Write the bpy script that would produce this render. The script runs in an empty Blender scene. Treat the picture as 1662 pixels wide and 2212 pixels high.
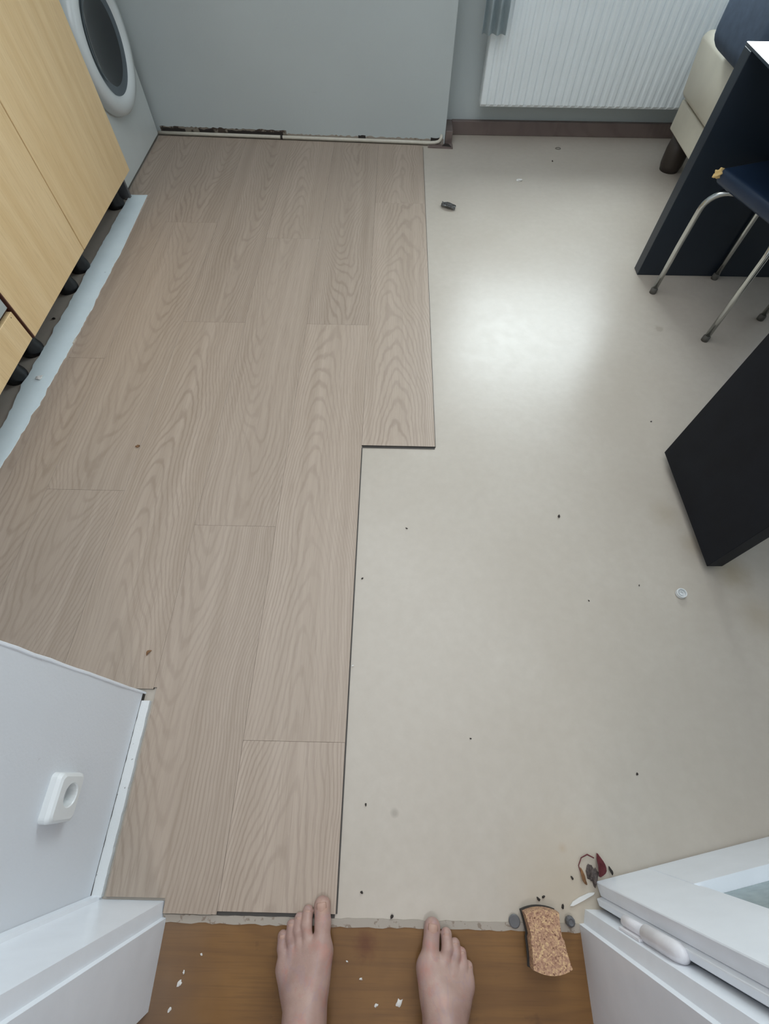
import bpy, bmesh, math, random
import numpy as np
from mathutils import Vector, Matrix, noise as mnoise
S = bpy.context.scene
COL = S.collection
PI = math.pi

# ------------------------------------------------------------------ camera
cam_data = bpy.data.cameras.new('camera')
cam = bpy.data.objects.new('camera', cam_data); COL.objects.link(cam)
cam.matrix_world = (Matrix.Translation((0, 0, 1.25)) @ Matrix.Rotation(0.00973, 4, 'Z')
                    @ Matrix.Rotation(0.51458, 4, 'X') @ Matrix.Rotation(0.01216, 4, 'Z'))
cam_data.sensor_fit = 'HORIZONTAL'; cam_data.sensor_width = 36.0
cam_data.lens = 36.0 * 1007.4 / 1662.0
cam_data.clip_start = 0.02; cam_data.clip_end = 60
S.camera = cam

# ------------------------------------------------------------------ world, daylight, exposure
w = bpy.data.worlds.new('overcast_sky'); S.world = w; w.use_nodes = True
wn, wl = w.node_tree.nodes, w.node_tree.links; wn.clear()
wo = wn.new('ShaderNodeOutputWorld'); wb = wn.new('ShaderNodeBackground')
wt = wn.new('ShaderNodeTexCoord'); wx = wn.new('ShaderNodeSeparateXYZ'); wr = wn.new('ShaderNodeValToRGB')
wm_ = wn.new('ShaderNodeMapRange'); wm_.inputs[1].default_value = -0.25; wm_.inputs[2].default_value = 1.0
wl.new(wt.outputs['Generated'], wx.inputs[0]); wl.new(wx.outputs['Z'], wm_.inputs[0]); wl.new(wm_.outputs[0], wr.inputs[0])
e = wr.color_ramp.elements
e[0].position = 0.0; e[0].color = (0.20, 0.22, 0.22, 1)
e[1].position = 1.0; e[1].color = (1.0, 1.08, 1.15, 1)
k = e.new(0.2); k.color = (0.26, 0.28, 0.28, 1)
k = e.new(0.26); k.color = (0.70, 0.76, 0.80, 1)
wl.new(wr.outputs[0], wb.inputs[0]); wb.inputs[1].default_value = 8.0
wl.new(wb.outputs[0], wo.inputs[0])

def portal(name, loc, size, rot):
    l = bpy.data.lights.new(name, 'AREA'); l.shape = 'RECTANGLE'; l.size, l.size_y = size
    l.cycles.is_portal = True
    o = bpy.data.objects.new(name, l); COL.objects.link(o); o.location = loc; o.rotation_euler = rot
WX0, WX1, WZ0, WZ1 = 0.50, 2.35, 0.92, 2.28
portal('window_portal', ((WX0+WX1)/2, 3.42, (WZ0+WZ1)/2), (WX1-WX0, WZ1-WZ0), (PI/2, 0, PI))
# added soft fill lights under kitchen and hall ceilings, brightening the window daylight
def fill_light(name, loc, power, color, size=0.35):
    l = bpy.data.lights.new(name, 'AREA'); l.shape = 'DISK'; l.size = size; l.energy = power; l.color = color
    o = bpy.data.objects.new(name, l); COL.objects.link(o); o.location = loc
fill_light('hall_fill', (0.1, -1.1, 2.44), 4.0, (1.0, 0.95, 0.92), 0.5)  # added fill for the hall side, no real fixture
fill_light('kitchen_fill', (-0.1, 1.0, 2.48), 16.0, (0.96, 1.0, 1.03), 2.4)  # added broad fill for cabinets and radiator, no real fixture

S.view_settings.view_transform = 'Standard'; S.view_settings.look = 'None'
S.view_settings.gamma = 1.0; S.view_settings.use_curve_mapping = False
S.view_settings.exposure = 0.90

# ------------------------------------------------------------------ material helpers
def srgb(r, g, b):
    f = lambda c: (c/255/12.92) if c/255 <= 0.04045 else ((c/255+0.055)/1.055)**2.4
    return (f(r), f(g), f(b), 1)
class NT:
    def __init__(s, name):
        s.m = bpy.data.materials.new(name); s.m.use_nodes = True
        s.n, s.l = s.m.node_tree.nodes, s.m.node_tree.links; s.n.clear()
        s.out = s.n.new('ShaderNodeOutputMaterial'); s.b = s.n.new('ShaderNodeBsdfPrincipled')
        s.l.new(s.b.outputs[0], s.out.inputs[0])
    def add(s, t, **kw):
        n = s.n.new(t)
        for k, v in kw.items(): setattr(n, k, v)
        return n
    def put(s, n, i, v):
        if isinstance(v, bpy.types.NodeSocket): s.l.new(v, n.inputs[i])
        elif v is not None: n.inputs[i].default_value = v
    def coord(s, scale=(1, 1, 1), obj=True, rand=False):
        tc = s.add('ShaderNodeTexCoord'); mp = s.add('ShaderNodeMapping'); mp.inputs['Scale'].default_value = scale
        src = tc.outputs['Object']
        if not obj:
            src = s.add('ShaderNodeNewGeometry').outputs['Position']
        if rand:
            oi = s.add('ShaderNodeObjectInfo'); mu = s.add('ShaderNodeMath', operation='MULTIPLY'); mu.inputs[1].default_value = 37.0
            s.l.new(oi.outputs['Random'], mu.inputs[0])
            ad = s.add('ShaderNodeVectorMath', operation='ADD'); s.l.new(src, ad.inputs[0]); s.l.new(mu.outputs[0], ad.inputs[1]); src = ad.outputs[0]
        s.l.new(src, mp.inputs[0]); return mp.outputs[0]
    def noise(s, vec, scale=5, detail=4, rough=0.55, dist=0):
        n = s.add('ShaderNodeTexNoise'); s.l.new(vec, n.inputs['Vector'])
        n.inputs['Scale'].default_value = scale; n.inputs['Detail'].default_value = detail
        n.inputs['Roughness'].default_value = rough; n.inputs['Distortion'].default_value = dist
        return n.outputs['Fac']
    def ramp(s, fac, stops, interp='LINEAR'):
        r = s.add('ShaderNodeValToRGB'); r.color_ramp.interpolation = interp; s.l.new(fac, r.inputs[0])
        el = r.color_ramp.elements
        while len(el) < len(stops): el.new(0.5)
        for q, (p, c) in zip(el, stops):
            q.position = p; q.color = c if not isinstance(c, (int, float)) else (c, c, c, 1)
        return r.outputs[0]
    def mix(s, fac, a, b, mode='MIX'):
        n = s.add('ShaderNodeMix', data_type='RGBA', blend_type=mode)
        s.put(n, 0, fac); s.put(n, 6, a); s.put(n, 7, b); return n.outputs[2]
    def math(s, op, a, b=None, c=None):
        n = s.add('ShaderNodeMath', operation=op); s.put(n, 0, a)
        if b is not None: s.put(n, 1, b)
        if c is not None: s.put(n, 2, c)
        return n.outputs[0]
    def bump(s, h, strength=0.2, dist=0.001):
        n = s.add('ShaderNodeBump'); n.inputs['Strength'].default_value = strength; n.inputs['Distance'].default_value = dist
        s.l.new(h, n.inputs['Height']); s.l.new(n.outputs[0], s.b.inputs['Normal'])
    def base(s, v): s.put(s.b, 'Base Color', v)
    def rough(s, v): s.put(s.b, 'Roughness', v)
def plain(name, c, rough=0.5, metal=0, var=0.06, scale=8, bump=0.0, spec=None, coat=0):
    t = NT(name); v = t.coord()
    n = t.noise(v, scale, 5)
    lo = tuple(x*(1-var) for x in c[:3])+(1,); hi = tuple(min(1, x*(1+var)) for x in c[:3])+(1,)
    t.base(t.ramp(n, [(0.3, lo), (0.7, hi)])); t.rough(rough); t.b.inputs['Metallic'].default_value = metal
    if spec is not None: t.b.inputs['Specular IOR Level'].default_value = spec
    if coat: t.b.inputs['Coat Weight'].default_value = coat; t.b.inputs['Coat Roughness'].default_value = 0.1
    if bump: t.bump(t.noise(v, scale*12, 4), bump, 0.001)
    return t.m

# plank wood: contour lines of a stretched noise give the cathedral grain
def plank_mat(name, c0, c1, cl, along='Y', lines=24, amount=0.46, rough=0.36):
    t = NT(name)
    st = (4.6, 0.55, 1) if along == 'Y' else (0.55, 4.6, 1)
    fi = (420, 9, 1) if along == 'Y' else (9, 420, 1)
    sk = (42, 0.9, 1) if along == 'Y' else (0.9, 42, 1)
    vA = t.coord(st, rand=True); vB = t.coord(fi, rand=True); vC = t.coord(sk, rand=True)
    vW = t.coord((30, 14, 1) if along == 'Y' else (14, 30, 1), rand=True)
    n = t.noise(vA, 1.0, 2.0, 0.35, 0.3)
    wig = t.noise(vW, 1.0, 3, 0.5)
    s_ = t.math('ADD', t.math('MULTIPLY', n, float(lines)*6.283), t.math('MULTIPLY', wig, 3.6))
    if along == 'Y':   # flat-sawn figure: nested parabolas about a wandering heart line, close straight grain at the sides
        sx = t.add('ShaderNodeSeparateXYZ'); t.l.new(t.coord((1, 1, 1)), sx.inputs[0])
        heart = t.math('MULTIPLY_ADD', t.noise(t.coord((0.4, 1.3, 1), rand=True), 1.0, 2, 0.5), 0.26, -0.13)
        dx = t.math('SUBTRACT', sx.outputs['X'], heart)
        oi0 = t.add('ShaderNodeObjectInfo')
        par = t.math('MULTIPLY', t.math('POWER', t.math('ABSOLUTE', dx), 1.6), 1500.0)
        sgn = t.math('SIGN', t.math('SUBTRACT', oi0.outputs['Random'], 0.45))
        run = t.math('MULTIPLY', t.math('MULTIPLY', sx.outputs['Y'], 55.0), sgn)
        s_ = t.math('ADD', t.math('ADD', par, run), t.math('ADD', t.math('MULTIPLY', n, 95.0), t.math('MULTIPLY', wig, 6.0)))
    s1 = t.math('SINE', s_)
    line = t.ramp(t.math('MULTIPLY_ADD', s1, 0.5, 0.5), [(0.0, 1.0), (0.10, 0.8), (0.38, 0.10), (1.0, 0.0)])
    fib = t.noise(vB, 1.0, 4, 0.65); streak = t.noise(vC, 1.0, 4, 0.6)
    patch = t.ramp(t.noise(t.coord((5, 0.8, 1) if along == 'Y' else (0.8, 5, 1), rand=True), 1.0, 3), [(0.35, 0.25), (0.65, 1.0)])
    col = t.mix(t.ramp(streak, [(0.3, 0.0), (0.7, 1.0)]), c0, c1)
    f = t.math('MULTIPLY', t.math('MULTIPLY', line, patch), amount)
    f = t.math('MULTIPLY', f, t.ramp(fib, [(0.30, 0.35), (0.62, 1.0)]))
    col = t.mix(f, col, cl)
    pores = t.ramp(fib, [(0.34, 1.0), (0.47, 0.0)])
    col = t.mix(t.math('MULTIPLY', pores, 0.26), col, cl)
    oi = t.add('ShaderNodeObjectInfo'); hv = t.add('ShaderNodeHueSaturation')
    t.l.new(t.math('MULTIPLY_ADD', oi.outputs['Random'], 0.09, 0.955), hv.inputs['Value']); t.l.new(col, hv.inputs['Color'])
    t.base(hv.outputs[0]); t.rough(t.math('MULTIPLY_ADD', fib, 0.12, rough))
    t.bump(fib, 0.12, 0.0006)
    return t.m
M = {}
M['plank'] = plank_mat('greige_oak_vinyl', srgb(167, 150, 134), srgb(181, 164, 149), srgb(122, 103, 86))
M['plank_edge'] = plain('plank_core', srgb(70, 66, 62), 0.6)
M['hall'] = None
def hall_mat():
    t = NT('brown_varnished_wood')
    v = t.coord((0.8, 9, 1)); v2 = t.coord((7, 260, 1)); v3 = t.coord((3, 3, 1))
    n = t.noise(v, 1, 3, 0.5, 0.6)
    s1 = t.math('SINE', t.math('MULTIPLY', n, 60.0))
    line = t.ramp(t.math('MULTIPLY_ADD', s1, 0.5, 0.5), [(0.0, 1.0), (0.3, 0.35), (1.0, 0.0)])
    fib = t.noise(v2, 1, 4, 0.6)
    col = t.mix(t.ramp(t.noise(v3, 1.5, 4), [(0.3, 0.0), (0.7, 1.0)]), srgb(116, 82, 46), srgb(140, 102, 58))
    col = t.mix(t.math('MULTIPLY', line, 0.25), col, srgb(92, 62, 38))
    col = t.mix(t.math('MULTIPLY', t.ramp(fib, [(0.35, 1.0), (0.5, 0.0)]), 0.3), col, srgb(98, 68, 42))
    # dark blotches and the round burn-like stain between the feet
    bl = t.ramp(t.noise(t.coord((14, 26, 1)), 1, 3, 0.6), [(0.64, 0.0), (0.78, 0.75)])
    col = t.mix(bl, col, srgb(78, 52, 34))
    g = t.add('ShaderNodeNewGeometry'); d = t.add('ShaderNodeVectorMath', operation='DISTANCE')
    t.l.new(g.outputs['Position'], d.inputs[0]); d.inputs[1].default_value = (-0.025, -0.297, 0.0)
    wob = t.math('ADD', d.outputs['Value'], t.math('MULTIPLY_ADD', t.noise(t.coord((1, 1, 1)), 60, 3), 0.03, -0.015))
    col = t.mix(t.ramp(wob, [(0.004, 0.6), (0.03, 0.0)]), col, srgb(88, 40, 20))
    # worn grey edge near the left jamb
    sx = t.add('ShaderNodeSeparateXYZ'); t.l.new(g.outputs['Position'], sx.inputs[0])
    worn = t.ramp(t.math('ADD', sx.outputs['X'], t.math('MULTIPLY', t.noise(t.coord((4, 4, 1)), 2, 3), 0.12)), [(0.0, 1.0), (1.0, 1.0)])
    mr = t.add('ShaderNodeMapRange'); t.l.new(t.math('ADD', sx.outputs['X'], t.math('MULTIPLY', t.noise(t.coord((4, 4, 1)), 2, 3), 0.16)), mr.inputs[0])
    mr.inputs[1].default_value = -0.40; mr.inputs[2].default_value = -0.20; mr.inputs[3].default_value = 0.55; mr.inputs[4].default_value = 0.0
    col = t.mix(mr.outputs[0], col, srgb(128, 112, 100))
    t.base(col); t.rough(0.45); t.b.inputs['Specular IOR Level'].default_value = 0.35; t.bump(fib, 0.15, 0.0006)
    return t.m
M['hall'] = hall_mat()
def vinyl_mat():
    t = NT('beige_vinyl_sheet')
    v = t.coord((1, 1, 1))
    n1 = t.noise(v, 3.0, 5, 0.6); n2 = t.noise(v, 38, 2, 0.5); n3 = t.noise(v, 160, 3, 0.6)
    col = t.mix(t.ramp(n1, [(0.3, 0.0), (0.7, 1.0)]), srgb(188, 178, 165), srgb(196, 187, 175))
    col = t.mix(t.ramp(n2, [(0.2, 0.4), (0.75, 0.0)]), col, srgb(178, 168, 155))
    col = t.mix(t.ramp(n3, [(0.2, 0.12), (0.8, 0.0)]), col, srgb(176, 166, 152))
    g = t.add('ShaderNodeNewGeometry')
    def stain(col, p, r0, r1, c, a, wob=0.02):
        d = t.add('ShaderNodeVectorMath', operation='DISTANCE'); t.l.new(g.outputs['Position'], d.inputs[0]); d.inputs[1].default_value = p
        dd = t.math('ADD', d.outputs['Value'], t.math('MULTIPLY_ADD', t.noise(v, 30, 4), wob*2, -wob))
        return t.mix(t.ramp(dd, [(r0, a), (r1, 0.0)]), col, c)
    brown = srgb(150, 132, 100)
    for p, r0, r1, c, a in [((0.032, -0.073, 0), 0.006, 0.010, srgb(150, 140, 128), 0.6), ((1.0, 0.53, 0), 0.01, 0.07, brown, 0.5),
                            ((1.068, 1.57, 0), 0.012, 0.022, srgb(150, 138, 120), 0.45), ((0.40, -0.13, 0), 0.0, 0.012, srgb(168, 140, 108), 0.5),
                            ((0.40, -0.20, 0), 0.02, 0.16, srgb(186, 170, 146), 0.5), ((0.86, 0.72, 0), 0.01, 0.06, brown, 0.25),
                            ((1.03, 0.40, 0), 0.01, 0.07, brown, 0.3), ((0.92, 0.62, 0), 0.01, 0.05, brown, 0.3)]:
        col = stain(col, p, r0, r1, c, a, 0.004 if r1 < 0.02 else 0.02)
    t.base(col)
    t.rough(t.ramp(t.noise(v, 22, 2, 0.5), [(0.1, 0.27), (0.9, 0.36)]))
    t.bump(t.noise(v, 16, 4, 0.56), 0.35, 0.0016)
    return t.m
M['vinyl'] = vinyl_mat()
def wall_mat(name, c, bump=0.35):
    t = NT(name); v = t.coord()
    n = t.noise(v, 2.2, 4); n2 = t.noise(v, 14, 5, 0.6)
    lo = tuple(x*0.95 for x in c[:3])+(1,)
    col = t.mix(t.ramp(n, [(0.3, 0.0), (0.7, 1.0)]), lo, c)
    sc = t.noise(t.coord((6, 60, 60)), 1, 4, 0.6)
    col = t.mix(t.ramp(sc, [(0.72, 0.0), (0.78, 0.28)]), col, srgb(150, 148, 146))
    t.base(col); t.rough(0.62); t.bump(t.math('ADD', n2, t.noise(v, 160, 3)), bump, 0.0012)
    return t.m
M['wall'] = wall_mat('white_painted_plaster', srgb(226, 229, 234))
M['wall_grey'] = wall_mat('pale_grey_painted_plaster', srgb(190, 198, 198))
M['white_paint'] = plain('white_gloss_paint', srgb(240, 244, 250), 0.28, var=0.03, scale=14, bump=0.1)
M['chipped'] = None
def chipped(name, c, c2, th=0.66, scale=70):
    t = NT(name); v = t.coord(); n = t.noise(v, scale, 5, 0.65)
    t.base(t.mix(t.ramp(n, [(th, 0.0), (th+0.03, 1.0)]), c, c2)); t.rough(0.55); t.bump(n, 0.4, 0.002); return t.m
M['chipped'] = chipped('cracked_white_paint', srgb(226, 228, 228), srgb(90, 84, 78))
M['dirty_strip'] = chipped('bared_wall_foot', srgb(132, 124, 112), srgb(70, 60, 52), 0.5, 24)
M['pipe'] = plain('off_white_pipe_paint', srgb(206, 200, 186), 0.4, var=0.08, scale=30)
def beech():
    t = NT('beech_veneer'); v = t.coord((1, 26, 1.6)); v2 = t.coord((1, 300, 14))
    col = t.mix(t.ramp(t.noise(v, 1, 4, 0.5), [(0.3, 0.0), (0.7, 1.0)]), srgb(224, 192, 142), srgb(236, 208, 162))
    col = t.mix(t.ramp(t.noise(v2, 1, 3), [(0.35, 0.25), (0.5, 0.0)]), col, srgb(190, 156, 110))
    t.base(col); t.rough(0.38); return t.m
M['beech'] = beech()
M['carcass'] = plain('dark_red_brown_edge', srgb(92, 58, 48), 0.5)
M['worktop'] = plain('grey_worktop', srgb(120, 118, 114), 0.4)
M['grey_panel'] = plain('pale_grey_metal', srgb(176, 184, 184), 0.35, metal=0.2)
M['black_plastic'] = plain('black_plastic', srgb(22, 22, 24), 0.38)
M['wm_white'] = plain('white_enamel', srgb(214, 220, 218), 0.25, var=0.02)
M['wm_ring'] = plain('white_door_ring', srgb(220, 226, 226), 0.22, var=0.02)
M['dark_glass'] = plain('smoked_glass', srgb(30, 36, 40), 0.06, var=0.02, spec=0.8)
M['grey_glass'] = plain('grey_glass_rim', srgb(92, 102, 108), 0.2, var=0.03)
M['seal'] = plain('dark_rubber', srgb(60, 62, 62), 0.6)
def strip_mat():
    t = NT('pale_blue_white_board'); v = t.coord((1, 1, 1))
    col = t.ramp(t.noise(v, 9, 4), [(0.3, srgb(222, 236, 240)), (0.7, srgb(230, 243, 246))])
    col = t.mix(t.ramp(t.noise(v, 46, 4, 0.6), [(0.70, 0.0), (0.76, 0.45)]), col, srgb(140, 148, 152))
    t.base(col); t.rough(0.4); return t.m
M['strip'] = strip_mat()
M['strip_edge'] = plain('torn_brown_edge', srgb(96, 84, 70), 0.8)
M['radiator'] = plain('radiator_enamel', srgb(238, 245, 247), 0.3, var=0.02)
M['skirting'] = plank_mat('brown_wood_skirting', srgb(110, 96, 92), srgb(124, 110, 104), srgb(80, 66, 62), along='X')
M['curtain'] = plain('grey_blue_cloth', srgb(186, 204, 214), 0.85, var=0.1, scale=20)
M['leather'] = plain('cream_leather', srgb(214, 208, 190), 0.35, var=0.05, bump=0.1)
M['dark_cloth'] = plain('dark_blue_cloth', srgb(62, 76, 94), 0.8, var=0.15, scale=30, bump=0.2)
M['dark_foot'] = plain('dark_brown_wood', srgb(58, 50, 44), 0.5)
def blackwood():
    t = NT('black_brown_laminate'); v = t.coord((1, 1, 1))
    col = t.ramp(t.noise(v, 12, 4), [(0.3, srgb(17, 20, 27)), (0.7, srgb(22, 26, 34))])
    col = t.mix(t.ramp(t.noise(v, 170, 2, 0.5), [(0.78, 0.0), (0.80, 0.8)]), col, srgb(110, 110, 112))
    t.base(col); t.rough(0.5); t.b.inputs['Specular IOR Level'].default_value = 0.16; t.bump(t.noise(t.coord((1, 1, 20)), 20, 3), 0.06, 0.001); return t.m
M['black_wood'] = blackwood()
M['table_wood'] = plain('blue_black_laminate', srgb(34, 43, 53), 0.35, var=0.05)
M['gloss_top'] = plain('dark_glossy_table_top', srgb(40, 50, 62), 0.04, var=0.02, spec=0.9, coat=1.0)
M['chrome'] = plain('chrome', srgb(206, 208, 204), 0.16, metal=1.0, var=0.02)
M['seat_blue'] = plain('dark_blue_vinyl', srgb(34, 50, 72), 0.35, var=0.1, bump=0.1)
M['foam'] = plain('yellow_foam', srgb(222, 190, 128), 0.9, var=0.1, scale=60, bump=0.4)
M['tip'] = plain('grey_rubber_tip', srgb(96, 94, 88), 0.7)
M['hinge'] = plain('white_painted_steel', srgb(234, 232, 236), 0.4, var=0.05, scale=40, bump=0.15)
M['threshold'] = chipped('worn_threshold_filler', srgb(166, 156, 144), srgb(136, 122, 108), 0.58, 60)
M['crumb_dark'] = plain('dark_dirt', srgb(48, 42, 38), 0.8)
M['crumb_white'] = plain('white_plaster', srgb(222, 220, 216), 0.7)
M['grey_plastic'] = plain('grey_plastic', srgb(98, 98, 100), 0.45, scale=60)
M['cap_white'] = plain('white_plastic', srgb(228, 230, 230), 0.3, var=0.02)
M['red_brown'] = plain('dark_red_leaf', srgb(98, 42, 46), 0.7, var=0.3, scale=90)
M['brown_leaf'] = plain('dry_brown_leaf', srgb(128, 92, 60), 0.7, var=0.3, scale=90)
def sponge_mat():
    t = NT('mottled_cork_foam'); v = t.coord()
    vo = t.add('ShaderNodeTexVoronoi'); t.l.new(v, vo.inputs['Vector']); vo.inputs['Scale'].default_value = 420
    sx = t.add('ShaderNodeSeparateColor'); t.l.new(vo.outputs['Color'], sx.inputs[0])
    col = t.ramp(sx.outputs[0], [(0.0, srgb(140, 102, 84)), (0.12, srgb(160, 122, 100)), (0.5, srgb(178, 140, 114)), (0.85, srgb(196, 160, 124)), (1.0, srgb(210, 178, 134))])
    dk = t.ramp(t.noise(v, 210, 3, 0.6), [(0.33, 0.85), (0.40, 0.0)])
    col = t.mix(dk, col, srgb(90, 50, 36))
    t.base(col); t.rough(0.9); t.bump(sx.outputs[0], 0.7, 0.002); return t.m
M['sponge'] = sponge_mat()
M['scourer'] = plain('dark_scourer', srgb(58, 54, 50), 0.9, scale=120, bump=0.5)
def skin_mat():
    t = NT('fair_skin'); v = t.coord()
    col = t.mix(t.ramp(t.noise(v, 16, 4, 0.55), [(0.32, 0.0), (0.68, 1.0)]), srgb(164, 132, 122), srgb(188, 157, 145))
    col = t.mix(t.ramp(t.noise(v, 34, 4, 0.6), [(0.54, 0.0), (0.70, 0.7)]), col, srgb(186, 132, 120))
    veins = t.ramp(t.noise(t.coord((26, 12, 12)), 1, 3, 0.5, 0.8), [(0.47, 0.0), (0.5, 0.3), (0.53, 0.0)])
    col = t.mix(veins, col, srgb(160, 138, 146))
    g = t.add('ShaderNodeNewGeometry')
    for p, r, a, c in [((-0.103, -0.300, 0.045), 0.016, 0.35, srgb(204, 136, 120)), ((0.092, -0.322, 0.045), 0.018, 0.3, srgb(204, 136, 120)),
                    ((-0.113, -0.235, 0.03), 0.014, 0.4, srgb(224, 178, 140)), ((0.108, -0.262, 0.03), 0.013, 0.35, srgb(196, 120, 104)),
                    ((-0.090, -0.318, 0.03), 0.010, 0.5, srgb(150, 112, 116)), ((0.121, -0.36, 0.07), 0.016, 0.4, srgb(220, 150, 132))]:
        d = t.add('ShaderNodeVectorMath', operation='DISTANCE'); t.l.new(g.outputs['Position'], d.inputs[0]); d.inputs[1].default_value = p
        col = t.mix(t.ramp(d.outputs['Value'], [(0.0, a), (r, 0.0)]), col, c)
    t.base(col); t.rough(0.48); t.b.inputs['Subsurface Weight'].default_value = 0.15
    t.b.inputs['Subsurface Radius'].default_value = (0.006, 0.002, 0.001); t.b.inputs['Subsurface Scale'].default_value = 1.0
    t.bump(t.math('ADD', t.noise(v, 260, 4, 0.6), t.math('MULTIPLY', t.noise(v, 70, 3, 0.5), 1.5)), 0.35, 0.0010); return t.m
M['skin'] = skin_mat()
M['nail'] = plain('toenail', srgb(182, 146, 130), 0.42, var=0.06, scale=60)
def pane_mat(name, tint, gloss_rough=0.03, fac=0.12):
    m = bpy.data.materials.new(name); m.use_nodes = True; n, l = m.node_tree.nodes, m.node_tree.links; n.clear()
    o = n.new('ShaderNodeOutputMaterial'); mx = n.new('ShaderNodeMixShader'); tr = n.new('ShaderNodeBsdfTransparent'); gl = n.new('ShaderNodeBsdfGlossy')
    tr.inputs[0].default_value = tint; gl.inputs['Roughness'].default_value = gloss_rough; mx.inputs[0].default_value = fac
    l.new(tr.outputs[0], mx.inputs[1]); l.new(gl.outputs[0], mx.inputs[2]); l.new(mx.outputs[0], o.inputs[0]); return m
M['pane'] = pane_mat('clear_window_glass', (0.97, 0.99, 0.98, 1), 0.02, 0.06)
M['door_glass'] = plain('grey_green_frosted_glass', srgb(150, 166, 168), 0.25, var=0.1, scale=60, bump=0.3)

# ------------------------------------------------------------------ mesh helpers
def link(name, bm, mat, parent=None, smooth=False, **props):
    me = bpy.data.meshes.new(name)
    if isinstance(bm, bmesh.types.BMesh):
        bmesh.ops.recalc_face_normals(bm, faces=bm.faces); bm.to_mesh(me); bm.free()
    else:
        me.from_pydata(*bm); me.update()
    mats = mat if isinstance(mat, (list, tuple)) else [mat]
    for m in mats: me.materials.append(m)
    if smooth: me.polygons.foreach_set('use_smooth', [True]*len(me.polygons))
    o = bpy.data.objects.new(name, me); COL.objects.link(o)
    if parent is not None: o.parent = parent
    for k, v in props.items(): o[k] = v
    return o
def empty(name, loc, label=None, category=None, group=None, rz=0.0, **props):
    o = bpy.data.objects.new(name, None); COL.objects.link(o); o.location = loc; o.rotation_euler = (0, 0, rz); o.empty_display_size = 0.05
    if label: o['label'] = label
    if category: o['category'] = category
    if group: o['group'] = group
    for k, v in props.items(): o[k] = v
    return o
def tag(o, label, category, group=None):
    o['label'] = label; o['category'] = category
    if group: o['group'] = group
    return o
def box(bm, x0, x1, y0, y1, z0, z1, bev=0.0, seg=2):
    vs = [bm.verts.new((x, y, z)) for x in (x0, x1) for y in (y0, y1) for z in (z0, z1)]
    fs = [(0, 1, 3, 2), (4, 6, 7, 5), (0, 4, 5, 1), (2, 3, 7, 6), (0, 2, 6, 4), (1, 5, 7, 3)]
    F = [bm.faces.new([vs[i] for i in f]) for f in fs]
    bmesh.ops.recalc_face_normals(bm, faces=F)
    if bev:
        ed = list({e for f in F for e in f.edges})
        bmesh.ops.bevel(bm, geom=ed, offset=bev, segments=seg, profile=0.5, affect='EDGES')
    return vs
def B(*a, **k):
    bm = bmesh.new(); box(bm, *a, **k); return bm
def solidify(bm, t):
    bm.normal_update(); bmesh.ops.solidify(bm, geom=list(bm.faces), thickness=t)
def prism(pts, z0, z1, bm=None):
    bm = bm or bmesh.new()
    lo = [bm.verts.new((p[0], p[1], z0)) for p in pts]; hi = [bm.verts.new((p[0], p[1], z1)) for p in pts]
    n = len(pts); bm.faces.new(lo[::-1]); bm.faces.new(hi)
    for i in range(n): bm.faces.new((lo[i], lo[(i+1) % n], hi[(i+1) % n], hi[i]))
    return bm
def tube(path, r, seg=16, bm=None, cap=True):
    bm = bm or bmesh.new(); path = [Vector(p) for p in path]; rs = r if isinstance(r, (list, tuple)) else [r]*len(path)
    rings = []; up = None
    for i, p in enumerate(path):
        t = (path[min(i+1, len(path)-1)] - path[max(i-1, 0)]).normalized()
        if up is None: up = Vector((0, 0, 1)) if abs(t.z) < 0.9 else Vector((1, 0, 0))
        a = t.cross(up).normalized(); b = a.cross(t).normalized(); up = b
        rings.append([bm.verts.new(p + (a*math.cos(2*PI*j/seg) + b*math.sin(2*PI*j/seg))*rs[i]) for j in range(seg)])
    for q, s in zip(rings, rings[1:]):
        for j in range(seg): bm.faces.new((q[j], q[(j+1) % seg], s[(j+1) % seg], s[j]))
    if cap: bm.faces.new(rings[0][::-1]); bm.faces.new(rings[-1])
    return bm
def lathe(prof, seg=32, axis='Z', bm=None):
    """prof: list of (radius, height)"""
    bm = bm or bmesh.new(); rings = []
    def P(r, h, a):
        c, s = math.cos(a)*r, math.sin(a)*r
        return (c, s, h) if axis == 'Z' else (h, c, s)
    for r, h in prof:
        if r < 1e-6: rings.append([bm.verts.new(P(0, h, 0))])
        else: rings.append([bm.verts.new(P(r, h, 2*PI*j/seg)) for j in range(seg)])
    for q, s in zip(rings, rings[1:]):
        for j in range(seg):
            k = (j+1) % seg
            if len(q) == 1 and len(s) == 1: continue
            if len(q) == 1: bm.faces.new((q[0], s[k], s[j]))
            elif len(s) == 1: bm.faces.new((q[j], q[k], s[0]))
            else: bm.faces.new((q[j], q[k], s[k], s[j]))
    return bm
def blob(r, sub=2, seed=0, amp=0.3, bm=None, off=(0, 0, 0), flat=0.0):
    bm2 = bmesh.new(); bmesh.ops.create_icosphere(bm2, subdivisions=sub, radius=1)
    for v in bm2.verts:
        d = 1 + amp*mnoise.noise(v.co*1.7 + Vector((seed*3.1, seed*1.7, seed)))
        v.co = Vector((v.co.x*r[0]*d, v.co.y*r[1]*d, v.co.z*r[2]*d)) + Vector(off)
    return bm2

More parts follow.
